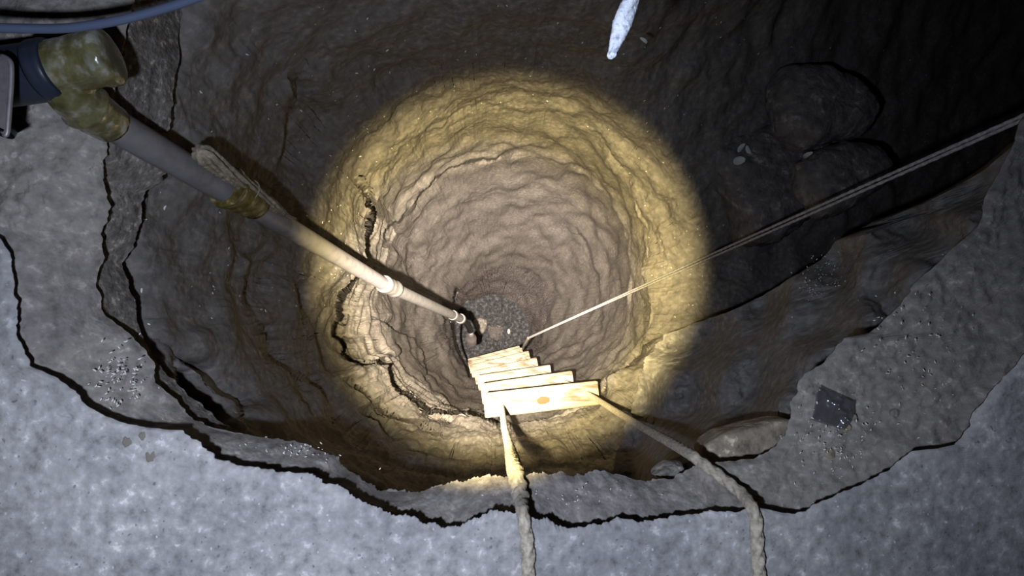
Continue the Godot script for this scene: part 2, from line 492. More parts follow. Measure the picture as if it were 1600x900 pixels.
func setting():
	var cols := 1440
	# --- concrete floor
	var k0 := polar(floor_edge(), cols, true, 5.0, 0.0)
	var k1 := polar(ledge_edge(), cols, true, 4.5, 40.0)
	var k0s := polar(floor_edge(), cols)
	var k1s := polar(ledge_edge(), cols)
	var f := plate("floor", M.concrete, k0, cols, 0, cols, func(_c): return 2300.0, func(_c, _r, _t): return CAM_H, 0.085, 300,
		func(w): return 0.0022 * n_mid.get_noise_3dv(w * 14.0) + 0.0016 * n_rough.get_noise_3dv(w * 60.0) - 0.014 * maxf(0.0, 0.20 - (n_cell.get_noise_3dv(w * 45.0) + 1.0) + 0.35 * n_big.get_noise_3dv(w * 3.0)),
		Color(0.60, 0.61, 0.63), Color(1.0, 1.0, 1.0), 0.03)
	tag(f, "broken grey concrete floor with a jagged edge round the well mouth", "floor", "", "structure")
	# --- rough layer under the floor: its edge overhangs the shaft
	var ledge_top := func(c, r, _t):
		var d := dir_of(c, cols)
		var q: Vector2 = AXIS + d * r
		var up_left := clampf((430.0 - q.y) / 300.0, 0.0, 1.0) * clampf((400.0 - q.x) / 250.0, 0.0, 1.0)
		var fr := clampf((k0s[0][c] - r) / maxf(30.0, k0s[0][c] - k1s[0][c]), 0.0, 1.0)
		var far_left := smoothstep(200.0, 40.0, q.x) * smoothstep(640.0, 540.0, q.y)
		return lerpf(lerpf(0.812, 0.805, up_left), 0.782, far_left) + 0.05 * fr * (1.0 - up_left)
	var l := plate("wall_ledge", M.rubble, k1, cols, 0, cols, func(c): return maxf(k0[0][c] + 60.0, k1[0][c] + 30.0), ledge_top, 0.16, 150,
		func(w): return 0.009 * n_mid.get_noise_3dv(w * 9.0) + 0.004 * n_rough.get_noise_3dv(w * 45.0) + 0.002 * n_crack.get_noise_3dv(w * 12.0),
		Color(0.86, 0.86, 0.90), Color(1.16, 1.14, 1.12), 0.05)
	tag(l, "rough pale rubble and mortar layer under the floor edge", "ledge", "", "structure")
	# --- brown rock strip on the left
	var ks := polar(strip_edge(), cols, false, 4.0, 80.0)
	var kss := polar(strip_edge(), cols, false)
	var a0 := int(cols * 138.0 / 360.0)
	var a1 := int(cols * 234.0 / 360.0)
	var s := plate("wall_rock_strip", M.strip, ks, cols, a0, a1, func(c): return maxf(k1[0][c] + 32.0, ks[0][c] + 20.0), func(c, r, _t): return 0.940 - 0.095 * clampf((r - kss[0][c]) / 95.0, 0.0, 1.0), 0.14, 90,
		func(w): return 0.010 * n_mid.get_noise_3dv(w * 10.0) + 0.009 * n_rough.get_noise_3dv(w * Vector3(45, 30, 18)) + 0.005 * n_crack.get_noise_3dv(w * 18.0),
		Color(0.70, 0.66, 0.62), Color(1.0, 0.97, 0.92), 0.05)
	tag(s, "brown layered rock strip behind the pipe on the left of the well", "rock strip", "", "structure")
	# --- sloping earth mound at the right, its crest hides the dark cavity behind
	var kc := polar(crest_edge(), cols, false, 4.0, 120.0)
	var b0 := int(cols * 340.5 / 360.0)
	var b1 := cols + int(cols * 66.0 / 360.0)
	var survey := [Vector3(1040, 522, 1.75), Vector3(1080, 507, 1.68), Vector3(1180, 468, 1.55), Vector3(1285, 405, 1.42), Vector3(1400, 345, 1.28), Vector3(1500, 290, 1.15), Vector3(1575, 235, 1.05), Vector3(975, 680, 1.70), Vector3(990, 620, 1.76), Vector3(1240, 640, 1.09), Vector3(1290, 565, 1.10), Vector3(1365, 520, 1.06), Vector3(1435, 440, 1.03), Vector3(1530, 350, 0.99), Vector3(1130, 724, 1.05), Vector3(1060, 745, 1.15), Vector3(955, 740, 1.5), Vector3(880, 790, 1.45), Vector3(1150, 600, 1.36), Vector3(1250, 500, 1.28), Vector3(1380, 430, 1.16), Vector3(1060, 620, 1.55)]
	var mound_top := func(c, r, _t):
		var q: Vector2 = AXIS + dir_of(c, cols) * r
		var sum := 0.0
		var wt := 0.0
		for v in survey:
			var k := 1.0 / (pow(q.distance_squared_to(Vector2(v.x, v.y)), 1.4) + 8000.0)
			sum += k * v.z
			wt += k
		return sum / wt
	var mo := plate("wall_mound", M.earth, kc, cols, b0, b1, func(c): return maxf(k1[0][c] + 60.0, kc[0][c] + 80.0), mound_top, 0.55, 130,
		func(w): return 0.035 * n_big.get_noise_3dv(w * 5.0) + 0.020 * n_mid.get_noise_3dv(w * 9.0) + 0.011 * n_rough.get_noise_3dv(w * 32.0) + 0.006 * n_crack.get_noise_3dv(w * 16.0),
		Color(1.15, 1.13, 1.12), Color(1.75, 1.70, 1.64), 0.06)
	tag(mo, "sloping brown earth bank between the right rubble ledge and the shaft", "earth bank", "", "structure")
	shaft()

func rings() -> Array:
	return [
		[Vector3(1800, 300, 2.5), Vector3(1620, 560, 2.1), Vector3(1400, 720, 1.7), Vector3(1000, 800, 1.3), Vector3(800, 835, 1.2), Vector3(600, 835, 1.17), Vector3(400, 770, 1.1), Vector3(240, 690, 1.02), Vector3(150, 570, 1.0), Vector3(110, 420, 0.99), Vector3(130, 250, 1.0), Vector3(180, 60, 0.95), Vector3(260, -150, 0.86), Vector3(500, -200, 0.85), Vector3(800, -250, 0.85), Vector3(1100, -290, 0.9), Vector3(1500, -300, 1.3), Vector3(1820, -130, 2.1)],
		[Vector3(1580, 330, 2.8), Vector3(1320, 600, 2.2), Vector3(1050, 740, 1.6), Vector3(800, 765, 1.32), Vector3(620, 785, 1.26), Vector3(500, 725, 1.2), Vector3(380, 675, 1.1), Vector3(280, 590, 1.03), Vector3(225, 500, 1.03), Vector3(210, 380, 1.0), Vector3(235, 240, 0.99), Vector3(275, 80, 0.98), Vector3(380, -40, 0.96), Vector3(600, -70, 1.03), Vector3(800, -80, 1.05), Vector3(1000, -80, 1.1), Vector3(1250, -80, 1.6), Vector3(1500, -60, 2.2), Vector3(1640, 100, 2.7)],
		[Vector3(1100, 420, 2.2), Vector3(1090, 520, 2.1), Vector3(1000, 650, 1.95), Vector3(900, 695, 1.9), Vector3(800, 705, 1.85), Vector3(650, 705, 1.8), Vector3(560, 655, 1.8), Vector3(500, 575, 1.75), Vector3(465, 480, 1.7), Vector3(460, 400, 1.7), Vector3(485, 300, 1.7), Vector3(550, 200, 1.7), Vector3(670, 135, 1.7), Vector3(800, 115, 1.7), Vector3(950, 145, 1.75), Vector3(1060, 225, 1.9), Vector3(1105, 330, 2.1)],
		[Vector3(1005, 420, 2.4), Vector3(1008, 540, 2.25), Vector3(955, 590, 2.2), Vector3(925, 622, 2.2), Vector3(850, 655, 2.2), Vector3(752, 652, 2.2), Vector3(668, 641, 2.2), Vector3(615, 600, 2.2), Vector3(590, 566, 2.2), Vector3(538, 566, 2.15), Vector3(517, 525, 2.1), Vector3(545, 450, 2.15), Vector3(570, 400, 2.2), Vector3(578, 340, 2.2), Vector3(620, 262, 2.2), Vector3(700, 200, 2.2), Vector3(800, 175, 2.2), Vector3(900, 195, 2.2), Vector3(970, 265, 2.3), Vector3(1005, 350, 2.4)],
		[Vector3(982, 430, 3.0), Vector3(965, 540, 2.9), Vector3(905, 592, 2.9), Vector3(800, 640, 2.9), Vector3(705, 632, 2.8), Vector3(648, 592, 2.8), Vector3(604, 530, 2.8), Vector3(590, 470, 2.8), Vector3(604, 400, 2.9), Vector3(640, 322, 2.9), Vector3(700, 275, 2.9), Vector3(800, 248, 2.9), Vector3(890, 258, 2.9), Vector3(950, 310, 3.0), Vector3(980, 370, 3.0)],
		[Vector3(925, 440, 4.4), Vector3(915, 520, 4.3), Vector3(865, 570, 4.3), Vector3(780, 610, 4.2), Vector3(705, 602, 4.2), Vector3(665, 550, 4.2), Vector3(648, 480, 4.3), Vector3(660, 420, 4.3), Vector3(690, 375, 4.3), Vector3(760, 340, 4.4), Vector3(840, 340, 4.4), Vector3(898, 375, 4.4)],
		[Vector3(863, 470, 5.8), Vector3(853, 515, 5.8), Vector3(822, 562, 5.7), Vector3(770, 587, 5.6), Vector3(730, 576, 5.6), Vector3(712, 535, 5.6), Vector3(705, 490, 5.6), Vector3(712, 458, 5.7), Vector3(745, 432, 5.8), Vector3(800, 413, 5.9), Vector3(842, 432, 5.9), Vector3(858, 450, 5.8)],
		[Vector3(822, 520, 7.4), Vector3(810, 548, 7.4), Vector3(780, 566, 7.4), Vector3(750, 564, 7.4), Vector3(728, 545, 7.4), Vector3(720, 510, 7.4), Vector3(733, 482, 7.4), Vector3(765, 468, 7.4), Vector3(798, 478, 7.4), Vector3(816, 500, 7.4)],
	]

# broken edges traced on the photograph: below each the wall drops back by the given depth
func lips() -> Array:
	return [
		[0.50, 60.0, [Vector2(562, 280), Vector2(577, 308), Vector2(583, 335), Vector2(579, 365), Vector2(573, 385), Vector2(572, 405), Vector2(560, 427), Vector2(548, 445), Vector2(540, 458), Vector2(534, 478), Vector2(531, 497), Vector2(520, 514), Vector2(516, 527), Vector2(530, 540), Vector2(540, 566), Vector2(562, 570), Vector2(590, 564), Vector2(606, 572), Vector2(614, 600), Vector2(648, 628), Vector2(672, 643), Vector2(720, 644), Vector2(752, 652), Vector2(790, 662)]],
		[0.16, 40.0, [Vector2(640, 375), Vector2(634, 410), Vector2(637, 428), Vector2(648, 450), Vector2(650, 478)]],
		[0.20, 60.0, [Vector2(600, 385), Vector2(603, 360), Vector2(640, 325), Vector2(652, 302), Vector2(672, 283), Vector2(700, 268), Vector2(722, 257), Vector2(776, 246), Vector2(800, 236)]],
		[0.22, 40.0, [Vector2(575, 495), Vector2(598, 505), Vector2(622, 520), Vector2(646, 528), Vector2(660, 550), Vector2(667, 570), Vector2(662, 590), Vector2(655, 606)]],
		[0.9, 25.0, [Vector2(713, 448), Vector2(706, 470), Vector2(707, 500), Vector2(711, 535), Vector2(719, 558), Vector2(731, 576)]],
		[0.13, 60.0, [Vector2(400, 500), Vector2(425, 555), Vector2(470, 586), Vector2(500, 612), Vector2(520, 645), Vector2(548, 690), Vector2(575, 725), Vector2(598, 755)]],
		[0.09, 40.0, [Vector2(238, 535), Vector2(265, 562), Vector2(292, 572), Vector2(315, 584), Vector2(330, 600), Vector2(346, 617), Vector2(366, 628), Vector2(370, 655), Vector2(388, 672)]],
		[0.08, 40.0, [Vector2(250, 555), Vector2(272, 585), Vector2(280, 612), Vector2(310, 630), Vector2(330, 655), Vector2(350, 668)]],
		[0.09, 70.0, [Vector2(476, 100), Vector2(458, 120), Vector2(459, 150), Vector2(450, 190), Vector2(447, 235), Vector2(432, 270)]],
		[0.12, 50.0, [Vector2(464, 430), Vector2(470, 470), Vector2(482, 500), Vector2(496, 540), Vector2(512, 575)]],
		[0.10, 50.0, [Vector2(370, 380), Vector2(392, 410), Vector2(388, 470), Vector2(395, 500), Vector2(415, 530)]],
		[0.14, 50.0, [Vector2(940, 625), Vector2(952, 592), Vector2(985, 568), Vector2(1008, 545), Vector2(1032, 522)]],
		[0.10, 40.0, [Vector2(560, 640), Vector2(590, 660), Vector2(610, 690), Vector2(640, 705), Vector2(662, 715), Vector2(664, 735)]],
		[0.10, 30.0, [Vector2(640, 630), Vector2(690, 636), Vector2(716, 642), Vector2(727, 655), Vector2(752, 640), Vector2(760, 660)]],
		[0.09, 40.0, [Vector2(540, 590), Vector2(570, 610), Vector2(596, 640), Vector2(640, 655), Vector2(690, 662), Vector2(715, 660)]],
		[0.25, 40.0, [Vector2(690, 470), Vector2(694, 500), Vector2(706, 545), Vector2(722, 575)]],
		[0.12, 50.0, [Vector2(900, 350), Vector2(925, 400), Vector2(935, 430), Vector2(945, 470), Vector2(935, 520), Vector2(880, 545), Vector2(845, 555)]],
		[0.04, 120.0, [Vector2(560, 95), Vector2(620, 85), Vector2(740, 75), Vector2(860, 80), Vector2(980, 100)]],
	]

func shaft():
	var cols := 1500
	var ring := []
	for k in 8: ring.append(polar(rings()[k], cols, true, [0.0, 1.0, 1.5, 1.5, 1.0, 0.8, 0.8, 0.5][k], 7.0 * k))
	var lip := []
	var base_lips := lips()
	for k in base_lips.size(): lip.append(polar(base_lips[k][2], cols, false, 1.5, 11.0 * k))
	var per: Array[int] = [36, 110, 70, 60, 60, 36, 26]
	var starts: Array[int] = [0]
	for v in per: starts.append(starts[-1] + v)
	var rows: int = starts[-1] + 1
	var p := PackedVector3Array()
	p.resize(rows * cols)
	var steps := PackedFloat32Array()
	steps.resize(rows)
	for c in cols:
		var d := dir_of(c, cols)
		# monotone cubic through (R, h)
		var R := PackedFloat32Array()
		var H := PackedFloat32Array()
		for k in 8:
			var r: float = ring[k][0][c]
			if k > 0: r = minf(r, R[k - 1] - 2.0)
			R.append(r)
			H.append(ring[k][1][c])
		var T := PackedFloat32Array()
		T.resize(8)
		for k in 8:
			var s0 := (H[k] - H[k - 1]) / (R[k] - R[k - 1]) if k > 0 else 0.0
			var s1 := (H[k + 1] - H[k]) / (R[k + 1] - R[k]) if k < 7 else 0.0
			if k == 0: T[k] = s1
			elif k == 7: T[k] = s0
			else: T[k] = 0.0 if s0 * s1 <= 0.0 else 2.0 * s0 * s1 / (s0 + s1)
		for k in 7:
			for j in (per[k] + (1 if k == 6 else 0)):
				var t: float = float(j) / per[k]
				var dr := R[k + 1] - R[k]
				var r := R[k] + dr * t
				var t2 := t * t
				var t3 := t2 * t
				var h := H[k] * (2 * t3 - 3 * t2 + 1) + H[k + 1] * (3 * t2 - 2 * t3) + dr * (T[k] * (t3 - 2 * t2 + t) + T[k + 1] * (t3 - t2))
				for m in lip.size():
					var on: float = lip[m][2][c]
					if on > 0.0:
						var gone: float = lip[m][0][c] - r
						if gone > 0.0: h += base_lips[m][0] * on * minf(1.0, gone / 2.5) * exp(-gone / base_lips[m][1])
				var q := AXIS + d * r
				p[(starts[k] + j) * cols + c] = at(q.x, q.y, h)
	# relief along the normal: adze marks, thin strata, cracks
	var n := grid_normals(p, cols, true)
	var colr := PackedColorArray()
	colr.resize(p.size())
	for j in rows:
		var deep := clampf(float(j - starts[3]) / (starts[4] - starts[3]), 0.0, 1.0)
		var pit := clampf(float(j - starts[6]) / 6.0, 0.0, 1.0)
		var quiet := 1.0 - smoothstep(0.0, 1.0, clampf(float(starts[2] - 30 - j) / 40.0, 0.0, 1.0))
		for c in cols:
			var i := j * cols + c
			var w := p[i]
			var warp := n_big.get_noise_3dv(w * 2.3)
			var e := 0.030 * n_big.get_noise_3dv(w * Vector3(4, 4.0 - 2.4 * deep, 4)) + (0.010 - 0.005 * deep) * n_mid.get_noise_3dv(w * Vector3(8, 3.5 - 1.5 * deep, 8))
			e += 0.0026 * (1.0 - 0.45 * deep) * n_rough.get_noise_3dv(w * Vector3(34, 17 - 6 * deep, 34))
			var saw := fract(w.y * 3.6 + 2.2 * warp + 0.6 * n_mid.get_noise_3dv(w * 4.0))
			e += 0.006 * saw * saw * (1.0 - smoothstep(0.86, 1.0, saw)) * clampf(0.3 + 1.6 * n_mid.get_noise_3dv(w * 2.1 + Vector3(7, 3, 1)), 0.05, 1.0) * (0.4 + 0.6 * deep)
			var cell := n_cell.get_noise_3dv(w * Vector3(13, 17 - 10 * deep, 13) + Vector3.ONE * warp * 3.0)
			if deep < 1.0: e += 0.0045 * (1.0 - deep) * (0.2 + 0.8 * quiet) * n_cell.get_noise_3dv(w * Vector3(40, 26, 40) + Vector3.ONE * warp * 6.0)
			e += (0.009 * (1.0 - deep) * (0.25 + 0.75 * quiet) + 0.0015 * deep) * cell
			if pit > 0.0: e += pit * 0.035 * n_cell.get_noise_3dv(w * Vector3(9, 13, 9))
			p[i] = w - n[i] * e * (1.0 if n[i].y > 0.0 else 1.0)
			var a := Color(0.84, 0.82, 0.80)
			var b := Color(1.0, 0.98, 0.95)
			colr[i] = tone(w, a, b, 1.6)
	var nn := grid_normals(p, cols, true)
	for k in 420:
		var j := int(lerpf(starts[1] + 4, starts[3], rng.randf()))
		var c := int(cols * fposmod(rng.randf_range(0.50, 1.0) + 0.0, 1.0)) % cols
		wall_spots.append([p[j * cols + c], nn[j * cols + c]])
	var o := put("wall_upper", grid_mesh(p, cols, true, true, colr, nn, 0, starts[3]), M.earth)
	tag(o, "rough dug earth wall of the well just below its mouth", "well wall", "", "structure")
	o = put("wall_middle", grid_mesh(p, cols, true, true, colr, nn, starts[3], starts[6]), M.earth)
	tag(o, "smooth tan earth wall of the shaft lit by the torch", "well wall", "", "structure")
	o = put("wall_pit", grid_mesh(p, cols, true, true, colr, nn, starts[6], starts[7]), M.pit)
	tag(o, "reddish stony wall of the narrow pit at the well bottom", "well wall", "", "structure")
	# the pit floor
	var f := PackedVector3Array()
	for j in 25:
		for c in 96:
			var a := TAU * c / 96.0
			var q := at(770, 515, 7.25) + Vector3(cos(a), 0, sin(a)) * 0.03 * j
			q.y += 0.05 * n_mid.get_noise_3dv(q * 6.0) + 0.02 * n_rough.get_noise_3dv(q * 25.0)
			f.append(q)
	o = put("floor_pit", grid_mesh(f, 96, true, false), M.sludge)
	tag(o, "dark wet mud floor at the bottom of the shaft", "pit floor", "", "structure")

# ============================================================ things
func board_mesh(w: float, d: float, t: float, seed_: float) -> ArrayMesh:
	# rounded plank, long axis x, with a slightly uneven outline
	var nx := 60
	var prof := []
	var bev := 0.0035
	for q in [Vector2(-d / 2, -t / 2 + bev), Vector2(-d / 2 + bev, -t / 2), Vector2(-d / 6, -t / 2), Vector2(d / 6, -t / 2), Vector2(d / 2 - bev, -t / 2), Vector2(d / 2, -t / 2 + bev), Vector2(d / 2, t / 2 - bev), Vector2(d / 2 - bev, t / 2), Vector2(d / 4, t / 2), Vector2(0, t / 2), Vector2(-d / 4, t / 2), Vector2(-d / 2 + bev, t / 2), Vector2(-d / 2, t / 2 - bev)]: prof.append(q)
	var st := SurfaceTool.new()
	st.begin(Mesh.PRIMITIVE_TRIANGLES)
	var pt := func(i: int, k: int) -> Vector3:
		var x: float = -w / 2 + w * i / nx
		var e := 1.0 - 0.012 * n_line.get_noise_2d(x * 30.0 + seed_, 3.0)
		var q: Vector2 = prof[k % prof.size()]
		var inset := 1.0 - (bev * 1.2 / d if i == 0 or i == nx else 0.0)
		return Vector3(x, q.y * inset, q.x * e * inset)
	for i in nx:
		for k in prof.size():
			var a: Vector3 = pt.call(i, k)
			var b: Vector3 = pt.call(i, k + 1)
			var c: Vector3 = pt.call(i + 1, k)
			var e2: Vector3 = pt.call(i + 1, k + 1)
			for v in [a, b, c, b, e2, c]:
				st.set_smooth_group(-1)
				st.add_vertex(v)
	for side in [0, nx]:
		for k in range(1, prof.size() - 1):
			var tri := [pt.call(side, 0), pt.call(side, k), pt.call(side, k + 1)]
			if side == 0: tri = [tri[0], tri[2], tri[1]]
			for v in tri:
				st.set_smooth_group(-1)
				st.add_vertex(v)
	st.index()
	st.generate_normals()
	return st.commit()

func ladder():
	var lad := thing("rope_ladder", "rope ladder of pale wooden planks hanging down the lit shaft", "ladder", Vector3.ZERO)
	var left := [Vector2(754, 615), Vector2(750, 600), Vector2(745, 587), Vector2(740, 580), Vector2(734, 571), Vector2(731, 566), Vector2(731, 561)]
	var right := [Vector2(934, 595), Vector2(894, 579.5), Vector2(859.5, 570), Vector2(838, 558.5), Vector2(825.5, 548), Vector2(815, 543), Vector2(811, 540)]
	var hole_l := []
	var hole_r := []
	var edges := [0.088, 0.092, 0.086, 0.09, 0.088, 0.09, 0.088]
	for k in 7:
		var h: float = 0.42 * FOCAL / left[k].distance_to(right[k])
		var a := at(left[k].x, left[k].y, h)
		var b := at(right[k].x, right[k].y, h)
		var along := (b - a).normalized()
		var across := Vector3(-along.z, 0, along.x)
		var mid: Vector3 = (a + b) / 2 + across * edges[k] / 2 - Vector3(0, 0.011, 0)
		var rung := put("rung", board_mesh(0.42, edges[k], 0.022, k * 13.0), M.wood, lad)
		rung.transform = Transform3D(Basis(along, Vector3.UP, across), mid)
		hole_l.append(mid - along * 0.148 + across * 0.005)
		hole_r.append(mid + along * 0.166 - across * 0.004)
		if k == 0:
			var st := []
			var rr := []
			for s in 9:
				st.append(Vector3(0.005 + 0.0026 * (s - 4) * 2.2, 0.0112, 0.004))
				rr.append(Vector2(0.0125 * sqrt(1.0 - pow((s - 4) / 4.4, 2.0)) + 0.001, 0.0012))
			var patch := put("mud_patch", sweep(st, rr, 16, 0, 0.0, 0.25), M.stain, rung)
			tag(patch, "brown mud stain on the plank")
	# ropes: along the concrete, over both broken edges, then down through the planks
	var lr := [at(850, 1650, CAM_H - 0.008), at(838, 1250, CAM_H - 0.008), at(826, 960, CAM_H - 0.008), at(825, 905, CAM_H - 0.008), at(825, 860, CAM_H - 0.008), at(820, 825, CAM_H - 0.006), at(817, 803, CAM_H - 0.004), at(813, 775, 0.806), at(806, 742, 0.846), at(803, 728, 0.92), at(797, 702, 1.2), at(788, 668, 1.55)]
	var rr2 := [at(1230, 1650, CAM_H - 0.008), at(1200, 1250, CAM_H - 0.008), at(1187, 960, CAM_H - 0.008), at(1186, 905, CAM_H - 0.008), at(1183, 850, CAM_H - 0.008), at(1181, 815, CAM_H - 0.006), at(1176, 795, CAM_H - 0.002), at(1160, 772, 0.790), at(1130, 748, 0.822), at(1095, 722, 0.85), at(1064, 701, 0.93), at(974, 650, 1.53)]
	var fat := true
	for side in [[lr, hole_l], [rr2, hole_r]]:
		var path: Array = side[0]
		for q in side[1]: path.append(q)
		path.append(side[1][-1] + Vector3(0, -0.35, 0))
		path = smooth_path(path, 0.006)
		var rad := []
		for q in path:
			var r := 0.0088
			if fat and q.y < -0.05 and q.y > -0.75: r += 0.0035 * smoothstep(-0.75, -0.25, q.y)
			rad.append(r)
		var rope := put("rope", sweep(path, rad, 30, 3, 15.0, 0.09 if fat else 0.05), M.rope, lad)
		tag(rope, "worn three-strand rope running over the concrete edge")
		fat = false
	# knots under the planks
	for k in 7:
		for q in [hole_l[k], hole_r[k]]:
			var st := []
			var rr := []
			for s in 9:
				st.append(q + Vector3(0, -0.013 - 0.004 * s, 0))
				rr.append(0.016 * sin(PI * (s + 0.6) / 9.2) + 0.002)
			put("knot", sweep(st, rr, 14, 3, 22.0, 0.2), M.rope, lad)

func pipe():
	var o := thing("water_pipe", "grey plastic water pipe slanting into the well from a glued tee", "pipe", at(90, 105, 0.74))
	var org := o.position
	var tee_a := at(-120, 138, 0.705)
	var tee_b := at(66, 113, 0.705)
	var tee_c := at(176, 88, 0.705)
	var loc := func(pts: Array) -> Array:
		var out := []
		for v in pts: out.append(v - org)
		return out
	# supply pipe coming from the left
	var p1 := []
	for k in 25: p1.append(tee_a.lerp(at(85, 110, 0.705), k / 24.0))
	var q := put("supply_pipe", sweep(loc.call(p1), filled(0.0335, 25), 32, 0, 0.0, 0.0), M.black_pipe, o)
	tag(q, "black plastic supply pipe")
	var cl := []
	for k in 9: cl.append(at(62, 113, 0.705).lerp(at(92, 107, 0.705), k / 8.0))
	put("sleeve", sweep(loc.call(cl), [0.0335, 0.0352, 0.0358, 0.0358, 0.0355, 0.0355, 0.0358, 0.035, 0.0335], 32, 0, 0.0, 0.0), M.black_pipe, o)
	# tee body smeared with glue, its closed end to the right
	var tb := []
	var tr := []
	var prof := [0.031, 0.0325, 0.0318, 0.0313, 0.0312, 0.0315, 0.0316, 0.0314, 0.0312, 0.0316, 0.0328, 0.0338, 0.0338, 0.0332, 0.0305, 0.0240, 0.015]
	var along := [0.0, 0.03, 0.08, 0.14, 0.22, 0.32, 0.42, 0.5, 0.58, 0.64, 0.70, 0.77, 0.85, 0.91, 0.96, 0.99, 1.0]
	for k in 17:
		tb.append(at(84, 108, 0.705).lerp(at(178, 86, 0.705), along[k]))
		tr.append(prof[k])
	put("tee", sweep(loc.call(tb), tr, 36, 0, 0.0, 0.035), M.glue, o)
	# curved branch down to the long pipe
	var br := smooth_path([at(122, 106, 0.715), at(108, 134, 0.72), at(116, 152, 0.73), at(142, 173, 0.755), at(172, 193, 0.79)], 0.004)
	var rr := []
	for k in br.size():
		var t := float(k) / (br.size() - 1)
		var r := 0.0275
		if t > 0.50 and t < 0.58: r = 0.0312
		if t >= 0.58: r = lerpf(0.0285, 0.0262, (t - 0.58) / 0.42)
		rr.append(r)
	put("elbow", sweep(loc.call(br), rr, 32, 0, 0.0, 0.03), M.glue, o)
	# long grey pipe
	var a := at(152, 180, 0.765)
	var b := at(600, 444, 1.95)
	var c := at(722, 499, 3.35)
	var lp := []
	for k in 60: lp.append(a.lerp(b, k / 59.0))
	q = put("long_pipe", sweep(loc.call(lp), filled(0.0225, 60), 28), M.pvc, o)
	tag(q, "straight grey plastic pipe")
	var lo := []
	for k in 40: lo.append(b.lerp(c, k / 39.0))
	q = put("lower_pipe", sweep(loc.call(lo), filled(0.0225, 40), 28), M.pvc_dusty, o)
	tag(q, "dusty lower pipe length")
	var cp := []
	for k in 15: cp.append(a.lerp(b, 0.985 + 0.0) .lerp(b.lerp(c, 0.10), k / 14.0))
	put("coupling", sweep(loc.call(cp), [0.0235, 0.029, 0.030, 0.0295, 0.028, 0.028, 0.0295, 0.028, 0.028, 0.028, 0.029, 0.0305, 0.0305, 0.029, 0.0235], 28, 0, 0.0, 0.03), M.pvc_dusty, o)
	# joint at the lower end
	for f in [[0.80, 0.84, 0.027], [0.955, 0.985, 0.029]]:
		var jp := []
		for k in 7: jp.append(b.lerp(c, lerpf(f[0], f[1], k / 6.0)))
		put("collar", sweep(loc.call(jp), [0.024, f[2], f[2], f[2] * 0.97, f[2], f[2], 0.024], 24), M.pvc_dusty, o)
	# glued tape binding with the fibre splint
	var u := (b - a).normalized()
	var side := u.cross(Vector3.UP).normalized()
	var out_up := side.cross(u).normalized()
	var lean := (out_up * 0.25 - side * 1.0).normalized()
	if lean.z > 0.0: lean = (out_up * 0.25 + side * 1.0).normalized()
	var along_px := func(px: float) -> Vector3:
		var best := a
		for k in 400:
			var w: Vector3 = a.lerp(b, k / 399.0)
			var cpx := to_px(w)
			if cpx.x >= px:
				best = w
				break
		return best
	var sp := []
	var sr := []
	for k in 33:
		var t := k / 32.0
		var w: Vector3 = along_px.call(lerpf(272.0, 424.0, t))
		sp.append(w + lean * lerpf(0.034, 0.0225, t) + out_up * 0.012)
		var wd := lerpf(0.0195, 0.0125, pow(t, 0.8)) * (0.55 + 0.45 * minf(1.0, k / 2.0)) * (1.0 if t < 0.86 else lerpf(1.0, 0.55, (t - 0.86) / 0.14))
		sr.append(Vector2(wd * 0.9, wd))
	q = put("splint", sweep(loc.call(sp), sr, 40, 7, 1.2, 0.10, out_up), M.splint, o)
	tag(q, "frayed grey-brown fibre splint bound against the pipe")
	var fray: Vector3 = sp[-1]
	for k in 7:
		var e := fray + u * rng.randf_range(0.02, 0.045) + lean * rng.randf_range(-0.006, 0.012) + out_up * rng.randf_range(-0.006, 0.006)
		var s0: Vector3 = sp[-2] + lean * rng.randf_range(-0.005, 0.005)
		put("frayed_fibre", sweep(loc.call([s0, s0.lerp(e, 0.5) + out_up * 0.002, e]), [0.0014, 0.001, 0.0004], 6), M.splint, q)
	var tp := []
	var trad := []
	for k in 25:
		var t := k / 24.0
		var w: Vector3 = along_px.call(lerpf(346.0, 392.0, t))
		tp.append(w + lean * 0.0085 + out_up * 0.003)
		var e := 0.002 * sin(t * 19.0)
		trad.append(Vector2(0.0375 + e - 0.006 * t, 0.0325 + e * 0.6 - 0.004 * t))
	q = put("tape_binding", sweep(loc.call(tp), trad, 36, 0, 0.0, 0.05, out_up), M.tape, o)
	tag(q, "yellowed glue-soaked tape wrapped round pipe and splint")
	for f in [364.0]:
		var w: Vector3 = along_px.call(f)
		var lp2 := []
		var ctr := w + lean * 0.0085 + out_up * 0.003
		for k in 33:
			var an := TAU * k / 32.0
			lp2.append(ctr + lean * cos(an) * (0.037 - 0.00012 * (f - 361.0)) + out_up * sin(an) * 0.0295 + u * 0.006 * cos(an))
		put("wire_tie", sweep(loc.call(lp2), filled(0.0013, 33), 8), M.splint, o)

func to_px(w: Vector3) -> Vector2:
	var d := w - Vector3(0, CAM_H, 0)
	var z := -d.dot(cam_b)
	return Vector2(800.0 + FOCAL * d.dot(cam_r) / z, 450.0 - FOCAL * d.dot(cam_u) / z)

